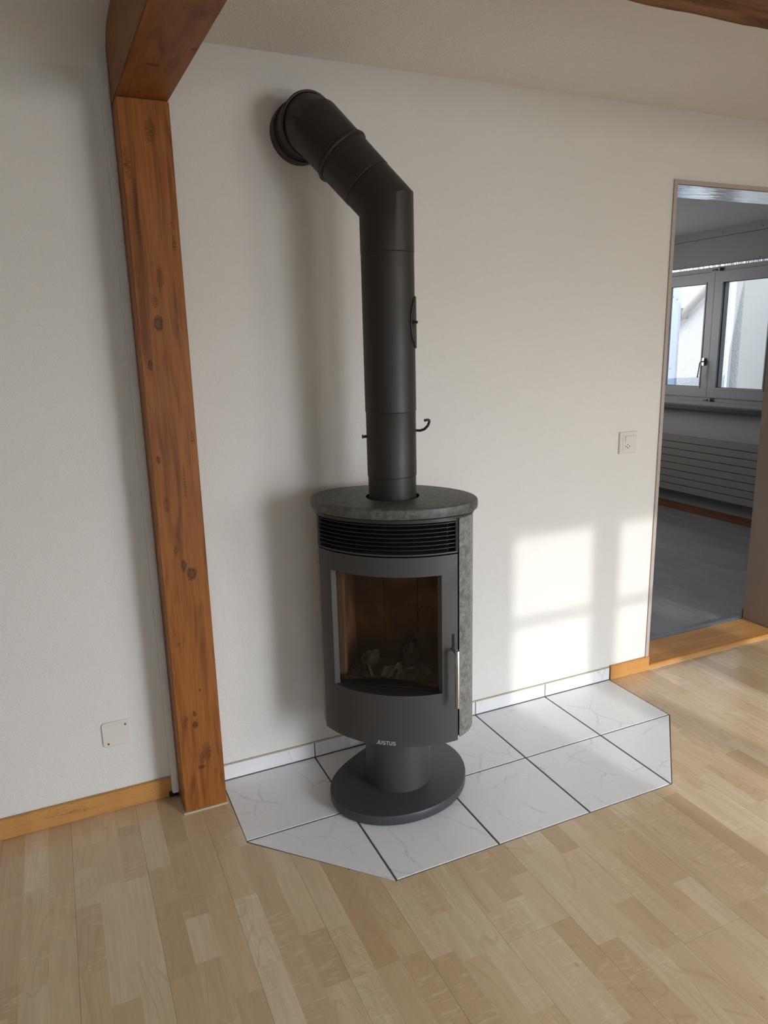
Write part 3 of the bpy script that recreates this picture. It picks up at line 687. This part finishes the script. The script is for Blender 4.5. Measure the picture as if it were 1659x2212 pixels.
me2 = bpy.data.meshes.new_from_object(fs.evaluated_get(bpy.context.evaluated_depsgraph_get())); fs.modifiers.clear(); fs.data = me2; shade(fs, 30)
# check the sheet did not thicken outwards is immaterial (3 mm)
# reveals of the window
GY = -.113
def reveal(name, pts): mesh(name, pts, [(0, 1, 2, 3), (7, 6, 5, 4), (0, 4, 5, 1), (1, 5, 6, 2), (2, 6, 7, 3), (3, 7, 4, 0)], 'iron', door)
for (sa, sb) in ((ws0, -.1525), (ws1, .1575)):
    ya = -arc(sa) + .001; q = [(sa, ya), (sb, GY - .002)]; d_ = .0015 if sa < 0 else -.0015
    reveal('side_frame', [(q[0][0], q[0][1], wz_0), (q[1][0], q[1][1], wz_0), (q[1][0], q[1][1], wz_1), (q[0][0], q[0][1], wz_1),
                          (q[0][0] - d_, q[0][1] + .003, wz_0), (q[1][0] - d_, q[1][1] + .003, wz_0), (q[1][0] - d_, q[1][1] + .003, wz_1), (q[0][0] - d_, q[0][1] + .003, wz_1)])
for nm, z0, z1 in (('ledge', wz_0 - .0022, wz_0 - .0002), ('top_frame', wz_1 + .0002, wz_1 + .0022)):
    n = 20; poly = [(ws0 + (ws1 - ws0) * i / n, -arc(ws0 + (ws1 - ws0) * i / n) + .0035) for i in range(n + 1)] + [(.168, GY + .004), (-.164, GY + .004)]
    G().prism(poly, z0, z1).build(nm, 'slat', door)
BX('glass', (-.1545, GY - .002, wz_0 + .0003), (.1595, GY + .002, wz_1 - .0003), 'stoveglass', door)['label'] = 'smoky flat glass pane'
# handle with its slot
def on_door(s_, out): nx, nf = s_ / RD, math.sqrt(1 - (s_ / RD) ** 2); return (s_ + nx * out, -(arc(s_) + nf * out))
a0 = on_door(.1965, .0006); a1 = on_door(.2035, .0006); b0 = on_door(.1965, .0001); b1 = on_door(.2035, .0001)
G().add([(*p, z) for z in (.541, .592) for p in (a0, a1, b1, b0)], [(0, 1, 2, 3), (4, 7, 6, 5), (0, 4, 5, 1), (1, 5, 6, 2), (2, 6, 7, 3), (3, 7, 4, 0)]).build('latch_slot', 'black', door)
hs, hf = .2185, .138
hh = G().tube([(hs, -hf, .5555), (hs, -hf, .553), (hs, -hf, .3915), (hs, -hf, .3908), (hs, -hf, .3895), (hs, -hf, .3888), (hs, -hf, .385), (hs, -hf, .3843), (hs, -hf, .383), (hs, -hf, .3823), (hs, -hf, .3740), (hs, -hf, .3725)], [.0058, .0074, .0074, .0066, .0066, .0074, .0074, .0066, .0066, .0074, .0074, .0062], 20).build('handle', 'steel', door, True)
hh['label'] = 'brushed steel handle rod'
q = on_door(.199, 0)
G().tube([(q[0], q[1], .546), (q[0] + .006, q[1] - .010, .545), (hs - .004, -hf + .004, .5475), (hs, -hf, .5525)], [.0050, .0055, .0070, .0070], 12).build('handle_arm', 'steel', hh, True)
disc('sensor_hole', (*on_door(.179, -.0002), .489), (on_door(.179, 1)[0] - on_door(.179, 0)[0], on_door(.179, 1)[1] - on_door(.179, 0)[1], 0), .0018, .0006, 'black', door, 8)
# lettering, bent onto the door
def letters():
    # strokes on a 0..1 grid, drawn as thick bars
    t = .19; P = {'J': [((.62, 1), (.62, .22), (.50, .09), (.0, .09))], 'U': [((.1, 1), (.1, .25), (.24, .09), (.56, .09), (.70, .25), (.70, 1))],
                  'S': [((.74, .91), (.24, .91), (.1, .80), (.1, .64), (.22, .53), (.60, .48), (.72, .38), (.72, .20), (.60, .09), (.04, .09))],
                  'T': [((.0, .91), (.78, .91)), ((.39, .91), (.39, 0))]}
    wd = {'J': .78, 'U': .95, 'S': .95, 'T': .86}; x = 0; g = G(); H = .0125; sc = .062 / (.78 + .95 + .95 + .86 + .95 + .90)
    for ch in 'JUSTUS':
        for pl in P[ch]:
            n = len(pl); L_, R_ = [], []
            for i, (px, py) in enumerate(pl):
                a = pl[max(i - 1, 0)]; b = pl[min(i + 1, n - 1)]; dx, dy = (b[0] - a[0]) * sc, (b[1] - a[1]) * H; l = math.hypot(dx, dy)
                nx, ny = -dy / l, dx / l; k = 1.0
                if 0 < i < n - 1: k = 1.12
                c_ = ((x + px) * sc, py * H); w_ = .0011 * k; L_.append((c_[0] + nx * w_, c_[1] + ny * w_)); R_.append((c_[0] - nx * w_, c_[1] - ny * w_))
            for i in range(n - 1):
                q4 = [L_[i], L_[i + 1], R_[i + 1], R_[i]]
                v = [(*on_door(-.0265 + a_, .0007), .2440 + b_) for a_, b_ in q4] + [(*on_door(-.0265 + a_, .0001), .2440 + b_) for a_, b_ in q4]
                g.add(v, [(0, 1, 2, 3), (7, 6, 5, 4), (0, 4, 5, 1), (1, 5, 6, 2), (2, 6, 7, 3), (3, 7, 4, 0)])
        x += wd[ch]
    return g
letters().build('lettering', 'logo', door)['label'] = 'light grey JUSTUS lettering on the lower door edge'
# things in the firebox
def to_world(s_, f, z):
    c_, s2 = math.cos(SR), math.sin(SR); x, y = s_, -f; return (CX + x * c_ - y * s2, CY + x * s2 + y * c_, z)
def crumple(name, loc, size, seed, label, mat='char', flat=.7):
    r_ = random.Random(seed); bm = bmesh.new(); bmesh.ops.create_icosphere(bm, subdivisions=3, radius=1)
    dirs = [(Vector((r_.gauss(0, 1), r_.gauss(0, 1), r_.gauss(0, 1))).normalized(), r_.uniform(.45, .95)) for _ in range(34)]
    for v in bm.verts:
        d = v.co.normalized(); m = 1.35
        for n_, h in dirs:
            k = d.dot(n_)
            if k > .15: m = min(m, h / k)
        m *= 1 + .18 * math.sin(d.x * 17 + seed) * math.sin(d.z * 13) + r_.uniform(-.06, .06)
        v.co = Vector((d.x * size * m, d.y * size * m * .8, d.z * size * m * flat))
    mn = min(v.co.z for v in bm.verts)
    for v in bm.verts: v.co.z -= mn
    me = bpy.data.meshes.new(name); bm.to_mesh(me); bm.free(); me.materials.append(M[mat])
    o = bpy.data.objects.new(name, me); C.objects.link(o); o.location = loc; o.rotation_euler = (0, 0, r_.uniform(0, 6)); return tag(o, label, 'burnt paper', 'charred paper in the firebox')
ash = tag(mesh('ash_bed', [(0, 0, 0)] * 3, [(0, 1, 2)], 'ash'), 'bed of grey ash on the firebox floor', 'ash', kind='stuff')
bm = bmesh.new(); nx_, ny_ = 40, 22; vv = {}
for i in range(nx_ + 1):
    for j in range(ny_ + 1):
        x = -.148 + .296 * i / nx_; f = -.080 + .175 * j / ny_; h = .4128 + .014 * (math.sin(i * .9 + j * .4) * .25 + .5) * math.sin(PI * i / nx_) ** .4 * math.sin(PI * j / ny_) ** .4 + rnd.uniform(0, .003)
        vv[i, j] = bm.verts.new(to_world(x, f, h))
for i in range(nx_):
    for j in range(ny_): bm.faces.new((vv[i, j], vv[i + 1, j], vv[i + 1, j + 1], vv[i, j + 1]))
me = bpy.data.meshes.new('ash_bed'); bmesh.ops.recalc_face_normals(bm, faces=bm.faces); bm.to_mesh(me); bm.free(); me.materials.append(M['ash']); ash.data = me
crumple('charred_paper', to_world(-.075, .035, .424), .044, 5, 'charred paper ball at the left of the firebox, larger', flat=.9)
crumple('charred_paper', to_world(.020, .060, .424), .033, 9, 'charred paper ball in the middle of the firebox', flat=.9)
crumple('charred_paper', to_world(.045, -.020, .424), .058, 12, 'tall charred heap at the back of the firebox', flat=1.15)
crumple('charred_paper', to_world(.118, .045, .424), .026, 21, 'small charred paper ball at the right of the firebox', flat=.8)
def sheet(loc, pts, label, rz):
    o = mesh('paper_scrap', [(x, y, z) for x, y, z in pts] + [(x + .0012, y + .0012, z) for x, y, z in pts], [(0, 1, 2), (0, 2, 3), (6, 5, 4), (7, 6, 4), (0, 4, 5, 1), (1, 5, 6, 2), (2, 6, 7, 3), (3, 7, 4, 0)], 'ash')
    o.location = loc; o.rotation_euler = (0, 0, rz); return tag(o, label, 'paper scrap', 'paper scraps in the firebox')
sheet(to_world(-.030, .085, .427), [(0, 0, 0), (.035, .004, .002), (.045, .012, .035), (.010, .010, .030)], 'leaf-like folded paper scrap leaning at the middle of the firebox', SR)
sheet(to_world(-.060, .088, .425), [(0, 0, 0), (.006, 0, 0), (-.006, .008, .034), (-.011, .006, .033)], 'thin paper sliver leaning left behind the glass', SR)
sheet(to_world(-.010, .090, .425), [(0, 0, 0), (.008, 0, 0), (.040, .012, .050), (.034, .010, .050)], 'thin paper sliver leaning right behind the glass', SR)
sheet(to_world(.030, .070, .440), [(0, 0, .0), (.04, .002, .012), (.045, .01, .020), (.01, .01, .008)], 'pale paper edge sticking up near the back', SR)

# ================================================================== FLUE
flue = tag(empty('flue_pipe', (CX, CY, .9520)), 'dark flue pipe rising from the stove and bending back to the wall', 'flue pipe')
def W2(p): return (p[0] - CX, p[1] - CY, p[2] - .9520)
PX, PY = .2, -.275
def mitred(pts, r, name, n=56, mat='pipe', ends=(True, True), parent=flue, ang=40):
    """round tube with real mitre joints; r may change per point"""
    pts = [Vector(W2(p)) for p in pts]; rr = r if isinstance(r, (list, tuple)) else [r] * len(pts)
    rings = []; d0 = (pts[1] - pts[0]).normalized(); up = d0.orthogonal().normalized(); w_ = d0.cross(up)
    for i, p in enumerate(pts):
        if i == 0: base = [p + (up * math.cos(a) + w_ * math.sin(a)) * rr[0] for a in (2 * PI * k / n for k in range(n))]; rings.append(base); continue
        d = (pts[i] - pts[i - 1]).normalized(); dn = (pts[i + 1] - pts[i]).normalized() if i < len(pts) - 1 else d
        nrm = (d + dn).normalized(); up = (up - d * up.dot(d)).normalized(); w_ = d.cross(up); cur = []
        for k in range(n):
            a = 2 * PI * k / n; q = pts[i - 1] + (up * math.cos(a) + w_ * math.sin(a)) * rr[i]
            t = (p - q).dot(nrm) / d.dot(nrm); cur.append(q + d * t)
        rings.append(cur)
        if i < len(pts) - 1:
            q = d.rotation_difference(dn); up = q @ up
    return G().loft(rings, True, ends).build(name, mat, parent, False)
def fin(o, ang=25): shade(o, ang); return o
fin(mitred([(PX, PY, .9520), (PX, PY, 1.0470)], .0722, 'spigot'))
s2_ = fin(mitred([(PX, PY, 1.0472), (PX, PY, 1.0490), (PX, PY, 1.2372), (PX, PY, 1.2390)], [.0728, .0740, .0740, .0732], 'damper_section'))
s3 = fin(mitred([(PX, PY, 1.2392), (PX, PY, 1.2405), (PX, PY, 1.6795), (PX, PY, 1.6808)], [.0745, .0755, .0755, .0745], 'straight_section'))
A = Vector((PX, PY, 1.810)); B = Vector((.045, -.118, 2.046)); D = (B - A).normalized()
fin(mitred([(PX, PY, 1.6810), (PX, PY, 1.6825), A, A + D * .076, A + D * .078], [.0752, .0762, .0762, .0762, .0755], 'lower_elbow'))
fin(mitred([A + D * .0782, A + D * .080, A + D * .188], [.0765, .0775, .0785], 'slanting_section'))
P2 = A + D * .297; P3 = Vector((.0465, -.092, 2.046))
e2 = fin(mitred([A + D * .1885, P2, P3, (.047, -.030, 2.045)], [.0790, .0795, .080, .080], 'upper_elbow'))
def bead(c, d, R_, r_, name, parent, n=64):
    d = Vector(d).normalized(); u = d.orthogonal().normalized(); w_ = d.cross(u); c = Vector(c); rings = []
    for k in range(n):
        a = 2 * PI * k / n; o_ = u * math.cos(a) + w_ * math.sin(a); rings.append([Vector(W2(c + o_ * (R_ + r_ * math.cos(b)) + d * r_ * math.sin(b))) for b in (2 * PI * j / 10 for j in range(10))])
    rings.append(rings[0]); return G().loft(rings, True, (False, False)).build(name, 'pipe', parent, True)
bead(A + D * .1875, D, .0800, .0052, 'bead_ring', flue); bead(A + D * .196, D, .0790, .0030, 'bead_ring', flue)
# raised seam where the elbow turns to the wall
dm = ((P3 - P2).normalized() + Vector((0, 1, 0))).normalized()
bead(P3 - Vector((0, .004, 0)), dm, .0830, .0038, 'seam_ring', e2)
bead(P2, (D + (P3 - P2).normalized()).normalized(), .0790, .0014, 'seam_ring', e2)
bead((.047, -.048, 2.045), (0, 1, 0), .0800, .0020, 'seam_ring', e2)
fin(mitred([(.047, -.0300, 2.045), (.047, -.0285, 2.045), (.047, .0075, 2.045)], [.0845, .0865, .0865], 'wall_collar'))
# screws on the elbow
def onto(o, name, cam_px=None): pass
def knob(c, d, name, parent, r=.0042, h=.009, mat='pipe'):
    c = Vector(W2(c)); d = Vector(d).normalized(); return G().tube([c, c + d * h * .35, c + d * h * .36, c + d * h], [r * 1.2, r * 1.2, r * .75, r * .6], 10).build(name, mat, parent, True)
up_ = Vector((.62, -.42, .62)).normalized(); knob(P3 + Vector((.068, -.004, .040)), (.75, -.3, .55), 'screw', e2, .0055, .011)
knob(P3 + Vector((-.008, -.062, -.046)), (-.1, -.8, -.6), 'screw', e2, .0035, .004)
# inspection cover on the right side of the straight section
vc = Vector((-.42, -.91, 0)); rt = Vector((.91, -.42, 0)); ac = math.atan2(rt.y, rt.x) - R(6)
def cyl(a, r_, z): return W2((PX + r_ * math.cos(a), PY + r_ * math.sin(a), z))
rings = []; n = 48
def oval(k, r_): return [cyl(ac + R(31) * k * math.cos(t), r_, 1.491 + .0725 * k * math.sin(t)) for t in (2 * PI * i / n for i in range(n))]
g = G(); g.loft([oval(1, .0756), oval(1, .0785), oval(.97, .0795), oval(.6, .0797), oval(.3, .0797), oval(.05, .0797)], True, (False, True)); ic = g.build('inspection_cover', 'pipe', s3, True)
g = G(); c_ = Vector(cyl(ac - R(22), .0797, 1.491)); d_ = Vector((math.cos(ac - R(22)), math.sin(ac - R(22)), 0)); g.tube([c_, c_ + d_ * .004, c_ + d_ * .0041, c_ + d_ * .009, c_ + d_ * .0091, c_ + d_ * .012], [.006, .006, .003, .003, .0045, .0035], 10); g.build('wing_screw', 'pipe', ic, True)
# damper lever and spring bolt
lv = [(.2655, -.302, 1.180), (.279, -.312, 1.1795), (.287, -.322, 1.184), (.294, -.330, 1.194), (.2985, -.332, 1.206), (.2975, -.333, 1.2105), (.293, -.334, 1.2125), (.281, -.335, 1.2115)]
G().tube([W2(p) for p in lv], .0040, 12).build('damper_lever', 'pipe', s2_, True)
lt = Vector((-.91, .42, 0)); b0 = Vector((PX, PY, 1.168)) + lt * .0715 + Vector((-.004, -.02, 0))
pts = [Vector(W2(b0 + lt * k)) for k in (0, .004, .0042, .0155, .0157, .0185, .0200)]
kn = G().tube(pts, [.0052, .0052, .0024, .0024, .0062, .0062, .0040], 14).build('spring_bolt', 'screw', s2_, True)
sp_ = [Vector(W2(b0 + lt * (.0045 + .010 * t))) + Vector((0, 0, 1)) * .0040 * math.sin(t * 6 * 2 * PI) + Vector((.42, .91, 0)) * .0040 * math.cos(t * 6 * 2 * PI) for t in (i / 72 for i in range(73))]
G().tube(sp_, .0008, 5).build('spring', 'screw', kn, True)
